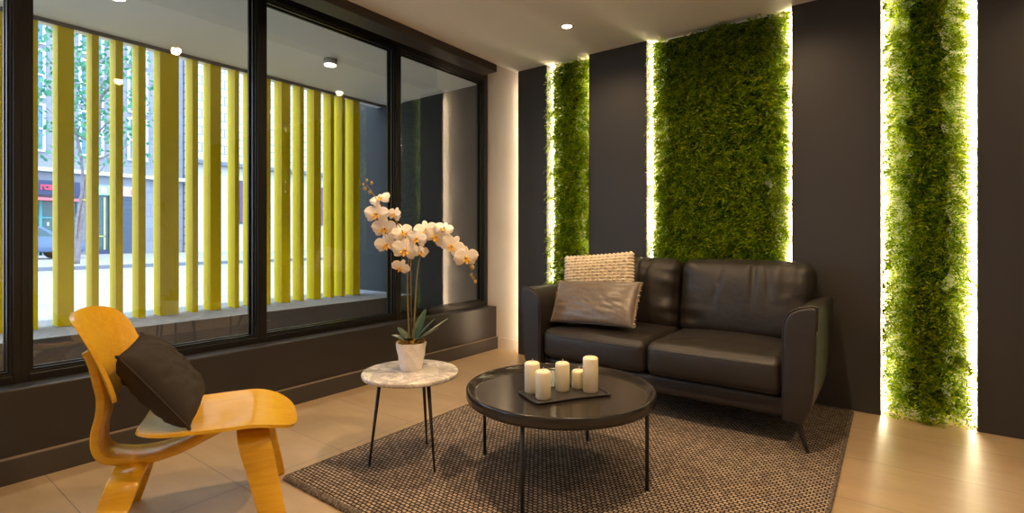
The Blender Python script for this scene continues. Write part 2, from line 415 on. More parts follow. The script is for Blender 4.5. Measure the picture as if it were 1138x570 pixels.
# ---------------------------------------------------------------- green walls
def fern_mesh(x0, x1, z0, z1, n, rng, fan, nf):
    """thousands of small fern sprigs rooted on a board x0..x1, z0..z1 (local, board front y=0, room towards -y)"""
    mb = MB(); vs = mb.v; fs = mb.f
    for _ in range(n):
        bx = rng.uniform(x0, x1); bz = rng.uniform(z0, z1)
        u = (bx - (x0 + x1) / 2) / ((x1 - x0) / 2)
        patch = noise.noise(V(bx * 3.1, bz * 3.1, 4.2))
        ln = rng.uniform(.080, .150) * (1 + .5 * patch) * (.65 + .5 * rng.random() if abs(u) > .8 else 1)
        d = V(rng.gauss(0, .6) + fan * u * abs(u) * 1.1, -rng.uniform(.3, .85), rng.gauss(.02, .55)).normalized()
        side = d.cross(V(0, 0, 1)); side = side.normalized() if side.length > .05 else V(1, 0, 0)
        roll = rng.uniform(-.9, .9); up = side.cross(d)
        side = (side * math.cos(roll) + up * math.sin(roll)).normalized()
        p0 = V(bx, 0, bz); k = rng.randint(6, 8); droop = rng.uniform(.2, .9)
        pr_ = p0
        for j in range(1, k + 1):
            t = j / k
            p = p0 + d * ln * t + V(0, 0, -droop * ln * t * t)
            ax = (p - pr_).normalized(); pr_ = p
            for sg in (-1, 1):
                l = ln * (.34 - .20 * t) + .007; w = .0036 + .0016 * rng.random()
                q = (side * sg * .9 + ax * .55 + V(0, 0, -.15)).normalized()
                wv = q.cross(side.cross(ax)).normalized() * w
                o = len(vs); tip = p + q * l; mid = p + q * l * .55
                vs.append(tuple(p)); vs.append(tuple(mid + wv)); vs.append(tuple(tip)); vs.append(tuple(mid - wv)); fs.append((o, o + 1, o + 2, o + 3))
    # long arching fronds that break the outline of the strip
    for _ in range(nf):
        e = rng.random() < .62; sgn = rng.choice((-1, 1))
        bx = (x1 + x0) / 2 + (sgn * (x1 - x0) / 2 * rng.uniform(.72, 1.0) if e else rng.uniform(-.9, .9) * (x1 - x0) / 2); bz = rng.uniform(z0, z1)
        ln = rng.uniform(.11, .20) * (.88 if e else 1)
        d = V((sgn * rng.uniform(.25, .9) if e else rng.gauss(0, .5)), -rng.uniform(.5, 1.0), rng.gauss(.05, .35)).normalized()
        side = d.cross(V(rng.gauss(0, .3), 0, 1)).normalized(); droop = rng.uniform(.25, .8); p0 = V(bx, 0, bz); pr_ = p0
        for j in range(1, 15):
            t = j / 14; p = p0 + d * ln * t + V(0, 0, -droop * ln * t * t); ax = (p - pr_).normalized(); pr_ = p
            for sg in (-1, 1):
                l = ln * .17 * (1 - .75 * t) + .006; w = .0026; q = (side * sg + ax * .7).normalized(); wv = q.cross(side.cross(ax)).normalized() * w
                o = len(vs); mid = p + q * l * .5
                vs.append(tuple(p)); vs.append(tuple(mid + wv)); vs.append(tuple(p + q * l)); vs.append(tuple(mid - wv)); fs.append((o, o + 1, o + 2, o + 3))
    mb.sm = [False] * len(fs)
    return mb
GL = ['narrow strip of wall plants left of the sofa back, lit along its edges',
      'wide panel of dense wall plants right behind the sofa',
      'tall strip of looser trailing wall plants reaching down to the floor']
NSP = [2500, 6400, 2000]
for k, (a, b) in enumerate(RX):
    yb = YB - .013
    t = thing('green_wall', GL[k], 'wall plants', ((a + b) / 2, yb, 0), group='back-lit strips of wall plants')
    hw = (b - a) / 2; mg = (.085, .10, .085)[k]; z0 = .06
    rng = random.Random(20 + k)
    nz_ = 62; le = [(-hw + mg + .055 + rng.uniform(-.03, .03), z0 + (CZ - .02 - z0) * i / nz_) for i in range(nz_ + 1)]
    ri = [(hw - mg - .055 + rng.uniform(-.03, .03), z0 + (CZ - .02 - z0) * i / nz_) for i in range(nz_ + 1)]
    bb_ = MB()
    for i in range(nz_): bb_.prism([le[i], ri[i], ri[i + 1], le[i + 1]], 'y', -.046, -.034)
    bb_.build('backing_board', 'fern_board', t)
    f = fern_mesh(-hw + mg - (.012, .030, .078)[k], hw - mg + (.045, .040, .0)[k], z0 + .02, CZ - .025, NSP[k], rng, (.8, .8, 1.0)[k], (420, 900, 520)[k])
    # keep every leaf inside the recess sideways and off the ceiling and floor
    f.v = [(max(-hw + .004, min(hw - .004, x)), max(-.150, min(-.003, y * .88 - .040 + .03 * rng.random())), max(.006, min(CZ - .006, z))) for (x, y, z) in f.v]
    f.build('foliage', 'fern', t)
    for sg in (-1, 1):
        MB().box(sg * (hw - .010) - .008, sg * (hw - .010) + .008, -.008, 0, .01, CZ - .012).build('light_strip', 'led', t)
# light strip behind the free left edge of the corner panel


# ================================================================ OUTSIDE
struct(MB().box(-5.02, -3.385, -6, YB + .1, 2.66, 2.80).build('ceiling_outer', 'soffit'), 'pale grey soffit outside above the yellow slats')
struct(MB().box(-4.856, -4.838, -6, YB - .001, 2.632, 2.659).build('trim_6', simple('soffit_shadow_gap', (.10, .09, .08), .6)), 'dark strip for the shadow gap of the outside soffit')  # dark colour stands in for the thin shadow gap above the slats
struct(MB().box(-6.0, -3.40, YB, YB + .25, 0, 2.9).build('wall_outer', 'stucco'), 'dark grey stucco wall closing the outside terrace')
lg = MB().box(-5.36, -4.40, -6, YB, -.2, .448, .006)
lo = struct(lg.build('wall_ledge', 'ledge'), 'low concrete ledge outside carrying the yellow slats')
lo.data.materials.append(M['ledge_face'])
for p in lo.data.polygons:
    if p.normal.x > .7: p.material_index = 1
struct(MB().box(-4.40, -3.40, -6, YB, -.2, 0).build('floor_outer', simple('pale_terrace_tile', (.55, .54, .52), .7)))

# yellow slats standing on the ledge: (y0, width)
SL = [(.585, .150), (.800, .092), (.997, .094), (1.194, .044), (1.342, .049), (1.492, .050), (1.643, .140), (1.887, .046), (2.031, .092),
      (2.241, .040), (2.380, .046), (2.525, .055), (2.689, .094), (2.885, .045), (3.042, .083), (3.239, .044), (3.378, .040), (3.524, .090)]
SLB = ['wide yellow slat cut off by the left edge of the picture', 'yellow slat just right of the leftmost window mullion',
       'broad yellow slat right of the shop sign', 'slim yellow slat right of the leaning street tree trunk', 'slim yellow slat standing before the teal shop door post',
       'slim yellow slat left of the broadest slat', 'broadest yellow slat of the row with a wide flat face', 'slim yellow slat right of the broadest slat',
       'mid width yellow slat, second right of the broadest slat', 'slim yellow slat, third right of the broadest slat', 'yellow slat just left of the middle window mullion',
       'yellow slat half hidden behind the middle window mullion', 'first broad yellow slat right of the middle window mullion', 'slim yellow slat second right of the middle mullion',
       'mid width yellow slat third right of the middle mullion', 'slim yellow slat third from the right end of the row', 'slim yellow slat second from the right end of the row',
       'last yellow slat beside the grey stucco wall']
for (y0, w), lab in zip(SL, SLB):
    f = MB().box(-5.005, -4.86, y0, y0 + w, .449, 2.659, .003)
    tag(f.build('yellow_slat', 'slat'), lab, 'slat', 'yellow upright slats outside the windows')

# outside surface lamps
def lamp_out(x, y, lab):
    t = thing('outdoor_ceiling_lamp', lab, 'ceiling lamp', (x, y, 2.66), group='lamps under the outside soffit')
    MB().lathe([(.058, 0), (.058, -.045), (.052, -.048)], 32).build('housing', 'lamp_body', t)
    MB().lathe([(.050, -.0475), (.050, -.053)], 32).build('lens', 'lamp_out', t)
lamp_out(-3.971, 2.642, 'round surface lamp under the soffit seen through the middle window')
lamp_out(-3.93, 1.085, 'round surface lamp at the top edge of the photo above the slats')

# ---------------------------------------------------------------- street
M['paving'] = simple('pale_concrete_paving', (.36, .355, .35), .9, vary=(1.5, (.29, .29, .30), .35, .7))
M['kerb'] = simple('grey_kerb_stone', (.15, .17, .22), .8)
struct(MB().box(-22, -5.36, -30, 60, -.3, 0).build('road', 'paving'), 'sunlit pale road beyond the slats')
struct(MB().box(-22.15, -22, -30, 60, -.3, .13, .01).build('kerb', 'kerb'), 'grey kerb on the far side of the road')
struct(MB().box(-60, -22.15, -30, 60, -.3, .12).build('pavement', 'paving'), 'pale pavement in front of the shops')
FX = -37.0
M['stone'] = brick_mat('blue_grey_stone', (.25, .27, .32), (.17, .18, .22), 1.5, .75, .02)
M['tile_wall'] = brick_mat('white_tile_cladding', (.56, .56, .55), (.22, .25, .31), 1.4, .55, .045)
M['shop_frame'] = simple('navy_shop_paint', (.015, .035, .11), .4)
M['teal'] = simple('teal_shop_paint', (.05, .30, .34), .5)
M['shop_glass'] = simple('dark_teal_shop_glass', (.03, .10, .12), .1)
M['blue_glass'] = simple('blue_window_glass', (.08, .22, .40), .12)
M['pale_frame'] = simple('pale_window_frame', (.60, .63, .70), .6)
M['pink'] = simple('pink_red_sign_letters', (.85, .05, .12), .5)
M['pinkband'] = simple('pink_awning', (.80, .16, .20), .6)
b = thing('stone_building', 'blue grey stone building with shops across the road behind the tree', 'building', (FX, 0, .12))
MB().box(-8, 0, -6, 13.8, 0, 19).build('wall', 'stone', b)
for (ya, yb) in ((6.15, 6.95), (8.6, 9.5), (10.9, 11.7)):
    for za in (5.7, 8.6, 11.5, 14.4):
        f = MB(); d = .14
        f.box(0, d, ya - .12, ya, za - .1, za + 2.5); f.box(0, d, yb, yb + .12, za - .1, za + 2.5); f.box(0, d, ya, yb, za - .1, za); f.box(0, d, ya, yb, za + 2.38, za + 2.5); f.box(0, d, ya, yb, za + 1.1, za + 1.18)
        w = f.build('window_frame', 'pale_frame', b)
        MB().box(.01, .05, ya, yb, za, za + 2.38).build('pane', 'blue_glass', w)
MB().box(0, .35, -6, 13.8, 4.55, 4.75).build('ledge', 'pale_frame', b)
# shop one: navy sign board with pink letters
s = thing('shop_front', 'shop with navy sign board and pink letters behind the parked car', 'shop', (FX, 0, .12))
MB().box(0, .30, 3.6, 8.5, 3.25, 4.05).build('sign_board', 'shop_frame', s)
MB().box(0, .75, 3.6, 8.5, 2.95, 3.08).build('awning', 'pinkband', s)
MB().box(0, .06, 3.6, 8.5, 0, 2.95).build('shop_window', 'shop_glass', s)
f = MB()
for y in (3.6, 5.2, 6.8, 8.38): f.box(.05, .16, y, y + .12, 0, 2.95)
f.box(.05, .16, 3.6, 8.5, 0, .35); f.box(.05, .14, 3.6, 8.5, 2.0, 2.08); f.build('window_frame', 'teal', s)
g = MB()
rr = random.Random(3)
for k in range(46):
    y = rr.uniform(3.8, 8.2); z = rr.choice((.9, 1.35, 1.6, 2.3)); g.box(.062, .09, y, y + rr.uniform(.06, .14), z, z + rr.uniform(.12, .3))
tag(g.build('window_display', simple('pale_display_goods', (.55, .58, .48), .6), s), kind='stuff')
cu = bpy.data.curves.new('lettering', 'FONT'); cu.body = 'rca'; cu.size = .50; cu.extrude = .03; cu.offset = .012
to = bpy.data.objects.new('lettering_curve', cu); COL.objects.link(to); bpy.context.view_layer.update()
me_ = bpy.data.meshes.new_from_object(to.evaluated_get(bpy.context.evaluated_depsgraph_get())); bpy.data.objects.remove(to)
to = bpy.data.objects.new('lettering', me_); COL.objects.link(to); to.parent = s; me_.materials.clear()
to.location = (.33, 6.80, 3.55); to.rotation_euler = (PI / 2, 0, PI / 2); to.scale = (.80, 1.1, 1); me_.materials.append(M['pink'])
# shop two: teal door and sign
s = thing('shop_front', 'teal shop doorway with a small coloured sign beside the shutter', 'shop', (FX, 0, .12))
MB().box(0, .22, 8.9, 10.15, 3.42, 3.98).build('sign_board', simple('aqua_sign', (.25, .62, .62), .5), s)
MB().box(.22, .24, 9.86, 10.15, 3.42, 3.98).build('sign_panel', 'pinkband', s)
MB().box(.22, .24, 9.45, 9.72, 3.52, 3.88).build('sign_panel', 'white', s)
MB().box(0, .06, 8.9, 10.0, 0, 3.42).build('door_glass', 'shop_glass', s)
f = MB(); f.box(.05, .18, 9.85, 10.30, 0, 3.42); f.box(.05, .18, 8.9, 9.02, 0, 3.42); f.box(.05, .16, 8.9, 10, 0, .25); f.build('door_frame', 'shop_frame', s)
f = MB(); f.box(.06, .12, 9.62, 9.70, .25, 3.3); f.box(.06, .12, 9.3, 9.70, 1.0, 1.06); f.build('door_rail', simple('yellow_green_rail', (.5, .55, .2), .5), s)
# shutter
s = thing('roller_shutter', 'dark blue roller shutter right of the teal shop doorway', 'shutter', (FX, 0, .12))
f = MB()
for k in range(24): f.box(0, .05 + .03 * (k % 2), 10.5, 11.5, k * .14, k * .14 + .13)
f.build('slats', simple('navy_steel_slats', (.05, .085, .15), .4), s)
MB().box(0, .2, 10.4, 11.6, 3.42, 3.98).build('sign_board', simple('pale_pink_sign', (.66, .52, .60), .5), s)
MB().box(.2, .22, 10.9, 11.15, 3.5, 3.85).build('sign_panel', 'pinkband', s)
b = thing('white_building', 'white clad building across the road right of the stone one', 'building', (FX + .6, 0, .12))
MB().box(-8, 0, 13.9, 40, 0, 19).build('wall', 'tile_wall', b)
MB().box(0, .5, 14.2, 40, 5.75, 5.95).build('canopy', 'kerb', b)
MB().box(0, .02, 14.4, 40, 0, 5.75).build('base_wall', simple('white_ground_floor_render', (.54, .53, .52), .8), b)
for y in (16.95, 22.5):
    w = MB().box(0, .08, y, y + 1.1, 1.9, 4.9).build('window_frame', 'shop_frame', b)
    MB().box(.08, .1, y + .1, y + 1.0, 2.0, 4.8).build('pane', simple('violet_window_glass', (.10, .05, .14), .2), w)
MB().box(0, .12, 13.95, 14.15, 0, 19).build('corner_pipe', 'pale_frame', b)

# parked car, long side to the road
c = thing('parked_car', 'pale blue car parked in front of the navy sign shop', 'car', (-30.6, 4.95, .12), PI / 2)
prof = [(-2.1, .32), (-2.15, .60), (-2.05, .85), (-1.35, .95), (-.75, 1.42), (.65, 1.45), (1.35, .98), (2.0, .86), (2.12, .60), (2.1, .32)]
def carbody(hw):
    def dz(p, q): return p
    bm = bmesh.new(); vs1 = [bm.verts.new((x, -hw + (.14 if z > 1.2 else 0), z)) for x, z in prof]; vs2 = [bm.verts.new((x, hw - (.14 if z > 1.2 else 0), z)) for x, z in prof]
    bm.faces.new(vs1); bm.faces.new(vs2[::-1]); n = len(prof)
    for i in range(n): bm.faces.new((vs1[i], vs2[i], vs2[(i + 1) % n], vs1[(i + 1) % n]))
    bmesh.ops.recalc_face_normals(bm, faces=bm.faces[:]); bmesh.ops.bevel(bm, geom=bm.edges[:], offset=.06, segments=3, profile=.5, affect='EDGES')
    bm.verts.index_update(); m = MB().add([v.co[:] for v in bm.verts], [[v.index for v in f.verts] for f in bm.faces], True); bm.free(); return m
carbody(.85).build('body', simple('pale_blue_car_paint', (.06, .13, .26), .25, coat=.6), c)
for sg in (-1, 1):
    w = MB()
    for pts in ([(-1.15, .97), (-.7, 1.36), (-.08, 1.38), (-.08, .97)], [(.02, .97), (.02, 1.38), (.58, 1.38), (1.08, .97)]):
        w.prism([(x, z) for x, z in pts], 'y', sg * .80 - .045, sg * .80 + .045)
    w.build('side_window', 'shop_glass', c)
    for x in (-1.3, 1.3):
        w = MB(); w.lathe([(.20, -.1), (.31, -.1), (.33, -.05), (.33, .05), (.31, .1), (.20, .1)], 24)
        o = w.build('wheel', simple('black_rubber', (.02, .02, .022), .8), c); o.location = (x, sg * .78, .33); o.rotation_euler = (PI / 2, 0, 0)

# street tree
t = thing('street_tree', 'slender leaning street tree with blue green leaves on the pavement', 'tree', (-24.0, 5.45, .12))
tr = MB()
tp = catmull([(0, 0, 0), (0, .10, 1.2), (0, .22, 2.6), (.1, .42, 3.8), (.1, .62, 5.2), (.1, .75, 7.0)], 5)
tr.tube(tp, [.10 - .065 * i / (len(tp) - 1) for i in range(len(tp))], 8)
tr.tube(catmull([(0, -.02, .3), (.05, .0, 1.6), (.1, .16, 3.0), (.1, .0, 4.6), (.1, -.5, 6.2)], 4), .045, 6)
for (y, z, y2, z2) in ((.45, 3.8, 1.9, 4.9), (.5, 4.4, -.9, 5.5), (.55, 4.8, 1.6, 6.6), (.6, 5.4, -.4, 7.2), (.7, 6.2, 1.5, 7.9), (.3, 3.0, .9, 3.9)):
    tr.tube([(.1, y, z), (.15, (y + y2) / 2, (z + z2) / 2 - .1), (.3, y2, z2)], [.035, .025, .012], 6)
tr.build('trunk', simple('grey_bark', (.24, .21, .22), .9, vary=(9, (.13, .11, .12), .35, .7)), t)
rg = random.Random(5); lf = MB()
for _ in range(1700):
    y = rg.gauss(.55, 1.05); z = rg.uniform(3.6, 8.9) ; x = rg.gauss(.1, .8)
    if abs(y - .55) > 2.4 or (z < 4.6 and rg.random() < .55): continue
    a = rg.uniform(.075, .13); d = V(rg.gauss(0, 1), rg.gauss(0, 1), rg.gauss(-.3, 1)).normalized(); e = d.cross(V(rg.gauss(0, 1), rg.gauss(0, 1), rg.gauss(0, 1))).normalized()
    p = V(x, y, z); lf.add([p - d * a, p + e * a * .6, p + d * a, p - e * a * .6], [(0, 1, 2, 3)])
lf.build('leaves', leaf_mat('blue_green_leaf', [(.03, .16, .10), (.05, .24, .14), (.08, .30, .16), (.16, .36, .24)], .3), t)
tie = MB().lathe([(.115, -.02), (.12, 0), (.115, .02)], 16, (0, .20, 2.35)); tie.build('tie', simple('yellow_tree_tie', (.7, .5, .05), .6), t)
# ================================================================ RUG
t = thing('woven_rug', 'grey brown flat woven rug under the sofa and the tables', 'rug', (0, 0, 0))
rx0, rx1, ry0, ry1 = -2.225, -.213, 1.25, 3.84
rg = random.Random(9); mb = MB()
nx, ny = 90, 110; vs = []; fs = []
for j in range(ny + 1):
    for i in range(nx + 1):
        x = rx0 + (rx1 - rx0) * i / nx; y = ry0 + (ry1 - ry0) * j / ny
        if i in (0, nx): x += .006 * noise.noise(V(y * 9, i, 1))
        vs.append((x, y, .0115 + .0012 * noise.noise(V(x * 7, y * 7, 0))))
for j in range(ny):
    for i in range(nx): a = j * (nx + 1) + i; fs.append((a, a + 1, a + nx + 2, a + nx + 1))
mb.add(vs, fs, True)
mb.box(rx0 + .004, rx1 - .004, ry0 + .002, ry1 - .002, .0005, .0105)
mb.build('woven_field', 'rug', t)
M['rug_edge'] = simple('rug_edge_yarn', (.20, .155, .125), .95, vary=(90, (.05, .037, .03), .35, .65))
for nm, y, s in (('knotted_edge', ry0, -1), ('knotted_edge', ry1, 1)):
    e = MB(); n = 118
    for k in range(n):
        x = rx0 + .010 + (rx1 - rx0 - .02) * k / (n - 1); r = .0075 + .002 * rg.random()
        e.tube([(x - .003, y - s * .012, .0095), (x, y + s * .002, .011), (x + .004, y + s * .014, .0085), (x + .005 + rg.uniform(-.003, .003), y + s * .022, .007)], [r * .8, r, r * .85, r * .35], 6)
    e.build(nm, 'rug_edge', t)
for x in (rx0, rx1):
    e = MB(); pts = [(x + .002 * math.sin(k * 2.1), ry0 + (ry1 - ry0) * k / 150, .008) for k in range(151)]
    e.tube(pts, [.0068 + .0016 * (k % 2) for k in range(151)], 6); e.build('bound_edge', 'rug_edge', t)

# ================================================================ SOFA
sx, sy, sz = -1.195, 3.35, .013
sofa = thing('leather_sofa', 'dark brown leather two-seater sofa standing on the rug before the plants', 'sofa', (sx, sy, sz))
def sp(mb, name, m, par=None):
    mb.v = [(x - sx, y - sy, z - sz) for (x, y, z) in mb.v]; return mb.build(name, m, par or sofa)
def arm(mir):
    # profile of the right arm seen from the front, anticlockwise from inner bottom
    base = [(-.372, .166), (-.362, .172), (-.330, .245), (-.316, .33), (-.309, .48), (-.307, .64), (-.306, .738), (-.309, .752), (-.325, .757), (-.355, .752), (-.39, .742), (-.42, .725), (-.44, .700), (-.452, .665), (-.457, .62), (-.458, .45), (-.458, .178), (-.454, .168), (-.42, .165)]
    cx_, cz_ = -.39, .46; secs = []
    for (y, ins) in ((2.888, .020), (2.891, .010), (2.898, .003), (2.91, 0), (3.1, 0), (3.3, 0), (3.5, 0), (3.70, 0), (3.74, .004), (3.765, .02), (3.775, .045)):
        tt = (y - 2.9) / .85; row = []
        for (x, z) in base:
            dx, dz = x - cx_, z - cz_; ll = math.hypot(dx, dz)
            kx = 1 - ins / max(ll, .03); X = cx_ + dx * kx; Z = cz_ + dz * kx
            if Z > .6: Z -= .022 * tt * (Z - .6) / .15
            if X > cx_: X -= .012 * tt * max(0, (.36 - Z) / .2)
            X += .004 * noise.noise(V(y * 5, Z * 5, 2)) if X > cx_ else 0
            if mir: X = 2 * sx - X
            row.append((X, y, Z))
        secs.append(row)
    mb = MB(); n = len(base); vs = [p for r in secs for p in r]
    fs = [(k * n + i, k * n + (i + 1) % n, (k + 1) * n + (i + 1) % n, (k + 1) * n + i) for k in range(len(secs) - 1) for i in range(n)]
    fs += [tuple(range(n))[::-1], tuple((len(secs) - 1) * n + i for i in range(n))]
    if mir: fs = [f[::-1] for f in fs]
    mb.add(vs, fs, True); o = sp(mb, 'armrest', 'leather')
    md = o.modifiers.new('s', 'SUBSURF'); md.levels = md.render_levels = 2
    pp = MB(); ring = [secs[3][i] for i in range(5, 17)]
    pp.tube(catmull([(x, 2.902, z) for x, y, z in ring], 4), .0045, 6); sp(pp, 'piping', 'leather', None).parent = o
arm(False); arm(True)
AX0 = 2 * sx + .458      # inner faces of the arms: AX0 .. -.458
def wr(p, amp, seed, sc=(5, 5, 5)):
    return amp * noise.noise(V(p.x * sc[0] + seed, p.y * sc[1], p.z * sc[2]))
def seat(x0, x1, seed):
    hx = (x1 - x0) / 2; hy = .365; hz = .098
    def df(p, q):
        if q[2] > 0: p.z += .028 * (1 - q[0] ** 2) * (1 - q[1] ** 2) * max(0, q[2])
        if q[1] < -.5: p.y -= .012 * (1 - q[0] ** 4) * (1 - q[2] ** 2)
        w = wr(p, .006, seed, (4, 9, 4)) + wr(p, .0025, seed + 9, (14, 22, 14)); p.z += w * (1 if q[2] > .9 else .3)
        return p
    mb = MB().rbox(hx, hy, hz, .045, (26, 22, 5), ((x0 + x1) / 2, 3.278, .376), df); o = sp(mb, 'seat_cushion', 'leather')
    s_ = MB(); s_.tube([(x0 + .02 + (x1 - x0 - .04) * k / 30, 2.915 - .010 * (1 - (2 * k / 30 - 1) ** 4) + .001, .437 + .004 * noise.noise(V(k * .4, seed, 0))) for k in range(31)], .0028, 6)
    q = sp(s_, 'seam', 'leather'); q.parent = o
seat(AX0 + .004, -1.199, 3.0); seat(-1.193, -.462, 11.0)
def backc(x0, x1, seed):
    hx = (x1 - x0) / 2; hy = .125; hz = .262; til = math.radians(-9)
    def df(p, q):
        if q[1] < 0: p.y -= .050 * (1 - q[0] ** 4) * (1 - abs(q[2]) ** 3) * (-q[1])
        p.z += .010 * (1 - q[0] ** 2) * max(0, q[2])
        # gathered creases running in from the upper edge and from the corners
        if q[1] < -.3:
            e = max(0, (abs(q[0]) - .45) / .55)
            rid = (1 - abs(wr(p, 1, seed + 2, (10, 2, 2.6))) * 2.2) ** 3
            cre = .030 * max(0, rid) * max(0, .25 + .75 * q[2]) * (1 - e * .5) + wr(p, .009, seed, (13, 3, 4.5)) * (.35 + .65 * max(0, q[2])) + wr(p, .020, seed + 5, (6, 3, 17)) * e
            p.y += cre
        else: p.z += wr(p, .004, seed, (9, 6, 4))
        c, s = math.cos(til), math.sin(til); return V(p.x, p.y * c + p.z * -s * 1, p.y * s + p.z * c)
    mb = MB().rbox(hx, hy, hz, .075, (44, 5, 32), ((x0 + x1) / 2, 3.655, .676), df); sp(mb, 'back_cushion', 'leather')
backc(AX0 + .004, -1.212, 2.3); backc(-1.204, -.392, 7.7)
sp(MB().rbox((-.458 - AX0) / 2 + .02, .41, .055, .025, (8, 6, 3), ((AX0 - .458) / 2, 3.37, .222)), 'base', 'leather')
sp(MB().rbox((-.458 - AX0) / 2 + .03, .07, .30, .05, (8, 3, 6), ((AX0 - .458) / 2, 3.765, .50)), 'back_frame', 'leather')
for mx_ in (0, 1):
    for (y, yt) in ((2.952, 2.985), (3.72, 3.69)):
        f = lambda x, k=(-.11 if y > 3.5 else 0): 2 * sx - x - k if mx_ else x + k
        l = MB().tube([(f(-.352), y, .0135), (f(-.372), y + (yt - y) * .3, .07), (f(-.395), y + (yt - y) * .8, .145), (f(-.405), yt, .172)], [.0095, .0125, .017, .028], 10)
        sp(l, 'leg', 'black_metal')

# ---------------------------------------------------------------- cushions
def pillow(w, h, t, n=40, pinch=.05, wrk=.004, seed=0, m='taupe_fabric', pw=2.4, name='cover'):
    vs = []; fs = []
    for side in (-1, 1):
        o = len(vs)
        for j in range(n + 1):
            for i in range(n + 1):
                u = 2 * i / n - 1; v = 2 * j / n - 1
                pr_ = max(0, (1 - abs(u) ** pw) * (1 - abs(v) ** pw)) ** .5
                x = u * w / 2 * (1 - pinch * (1 - v * v)); z = v * h / 2 * (1 - pinch * (1 - u * u))
                y = side * (t / 2 * pr_ + .003)
                y += wrk * pr_ * (noise.noise(V(u * 3 + seed, v * 5, side)) + .6 * noise.noise(V((u + v) * 7 + seed, (u - v) * 2.5, side)))
                vs.append((x, y, z))
        for j in range(n):
            for i in range(n):
                a = o + j * (n + 1) + i; q = (a, a + 1, a + n + 2, a + n + 1); fs.append(q if side < 0 else q[::-1])
    W = n + 1; o2 = W * W
    rim = [i for i in range(n)] + [j * W + n for j in range(n)] + [n * W + i for i in range(n, 0, -1)] + [j * W for j in range(n, 0, -1)]
    for k in range(len(rim)):
        a, b = rim[k], rim[(k + 1) % len(rim)]; fs.append((b, a, o2 + a, o2 + b))
    return MB().add(vs, fs, True), [vs[i] for i in rim]
def place(o, c, right, up):
    r = Vector(right).normalized(); u = Vector(up); u = (u - r * u.dot(r)).normalized(); y = u.cross(r)
    o.matrix_world = Matrix(((r.x, y.x, u.x, c[0]), (r.y, y.y, u.y, c[1]), (r.z, y.z, u.z, c[2]), (0, 0, 0, 1)))
# taupe pillow leaning on the woven one
t = thing('taupe_pillow', 'taupe satin lumbar pillow with frayed side edges on the left sofa seat', 'pillow', group=None)
pm, rim = pillow(.615, .315, .125, 44, .03, .007, 4.0); pm.build('cover', 'taupe_fabric', t)
rg = random.Random(2); M['yarn'] = simple('frayed_taupe_yarn', (.36, .28, .20), .9)
for sg in (-1, 1):
    fr = MB()
    for k in range(62):
        z = -.155 + .31 * k / 61; x = sg * (.3075 * (1 - .03 * (1 - (z / .157) ** 2)))
        l = rg.uniform(.010, .020); fr.tube([(x - sg * .004, 0, z), (x + sg * l * .6, rg.uniform(-.006, .006), z + rg.uniform(-.005, .005)), (x + sg * l, rg.uniform(-.008, .008), z + rg.uniform(-.008, .008))], [.0032, .0028, .0014], 5)
    fr.build('frayed_edge', 'yarn', t)
place(t, (-1.632, 3.105, .657), (1, 0, .035), (-.05, .47, .88))
# woven cream pillow
t = thing('woven_pillow', 'cream chunky woven pillow standing behind the taupe one', 'pillow')
w_, h_ = .545, .47; n1, n2 = 17, 21; vs = []; fs = []; sub = 8
NU, NV = n1 * sub, n2 * sub
for side in (-1, 1):
    o = len(vs)
    for j in range(NV + 1):
        for i in range(NU + 1):
            u = 2 * i / NU - 1; v = 2 * j / NV - 1
            pr_ = max(0, (1 - abs(u) ** 3) * (1 - abs(v) ** 3)) ** .5
            cu_, cv_ = i / sub, j / sub; a = abs(math.sin(PI * cu_)); b_ = abs(math.sin(PI * cv_))
            par = (int(cu_ - 1e-6) + int(cv_ - 1e-6)) % 2
            bump = .027 * (a ** .95) * (b_ ** .85) * (.75 + .5 * (par)) * (1 + .6 * noise.noise(V(int(cu_) * 1.7, int(cv_) * 2.3, 1)))
            ed = .012 * (b_ if abs(u) > .999 else 0); ee = .012 * (a if abs(v) > .999 else 0)
            vs.append((u * (w_ / 2 + ed) * (1 - .015 * (1 - v * v)), side * (.055 * pr_ + .004 + bump * (.35 + .65 * pr_)), v * (h_ / 2 + ee) * (1 - .02 * (1 - u * u))))
    for j in range(NV):
        for i in range(NU):
            a = o + j * (NU + 1) + i; q = (a, a + 1, a + NU + 2, a + NU + 1); fs.append(q if side < 0 else q[::-1])
W = NU + 1; o2 = W * (NV + 1)
rim = [i for i in range(NU)] + [j * W + NU for j in range(NV)] + [NV * W + i for i in range(NU, 0, -1)] + [j * W for j in range(NV, 0, -1)]
for k in range(len(rim)): a, b_ = rim[k], rim[(k + 1) % len(rim)]; fs.append((b_, a, o2 + a, o2 + b_))
MB().add(vs, fs, True).build('cover', 'cream_fabric', t)
place(t, (-1.712, 3.315, .738), (1, 0, .085), (-.085, .17, 1))

# ================================================================ COFFEE TABLE
ct = thing('coffee_table', 'low round dark coffee table with a raised rim carrying candles', 'table', (-1.25, 2.04, .0125))
pf = [(.001, .345), (.415, .345), (.426, .347), (.4325, .353), (.434, .360), (.434, .392), (.4315, .397), (.427, .3985), (.422, .397), (.417, .392), (.400, .377), (.392, .3725), (.384, .371), (.001, .371)]
MB().lathe(pf, 96).build('tabletop', 'table_top', ct)
for a in (10, 100, 190, 280):
    a = math.radians(a); x, y = .402 * math.cos(a), .402 * math.sin(a)
    MB().tube([(x, y, 0), (x, y, .35)], .0085, 12).build('leg', 'black_metal', ct)
TZ = .0125 + .3715
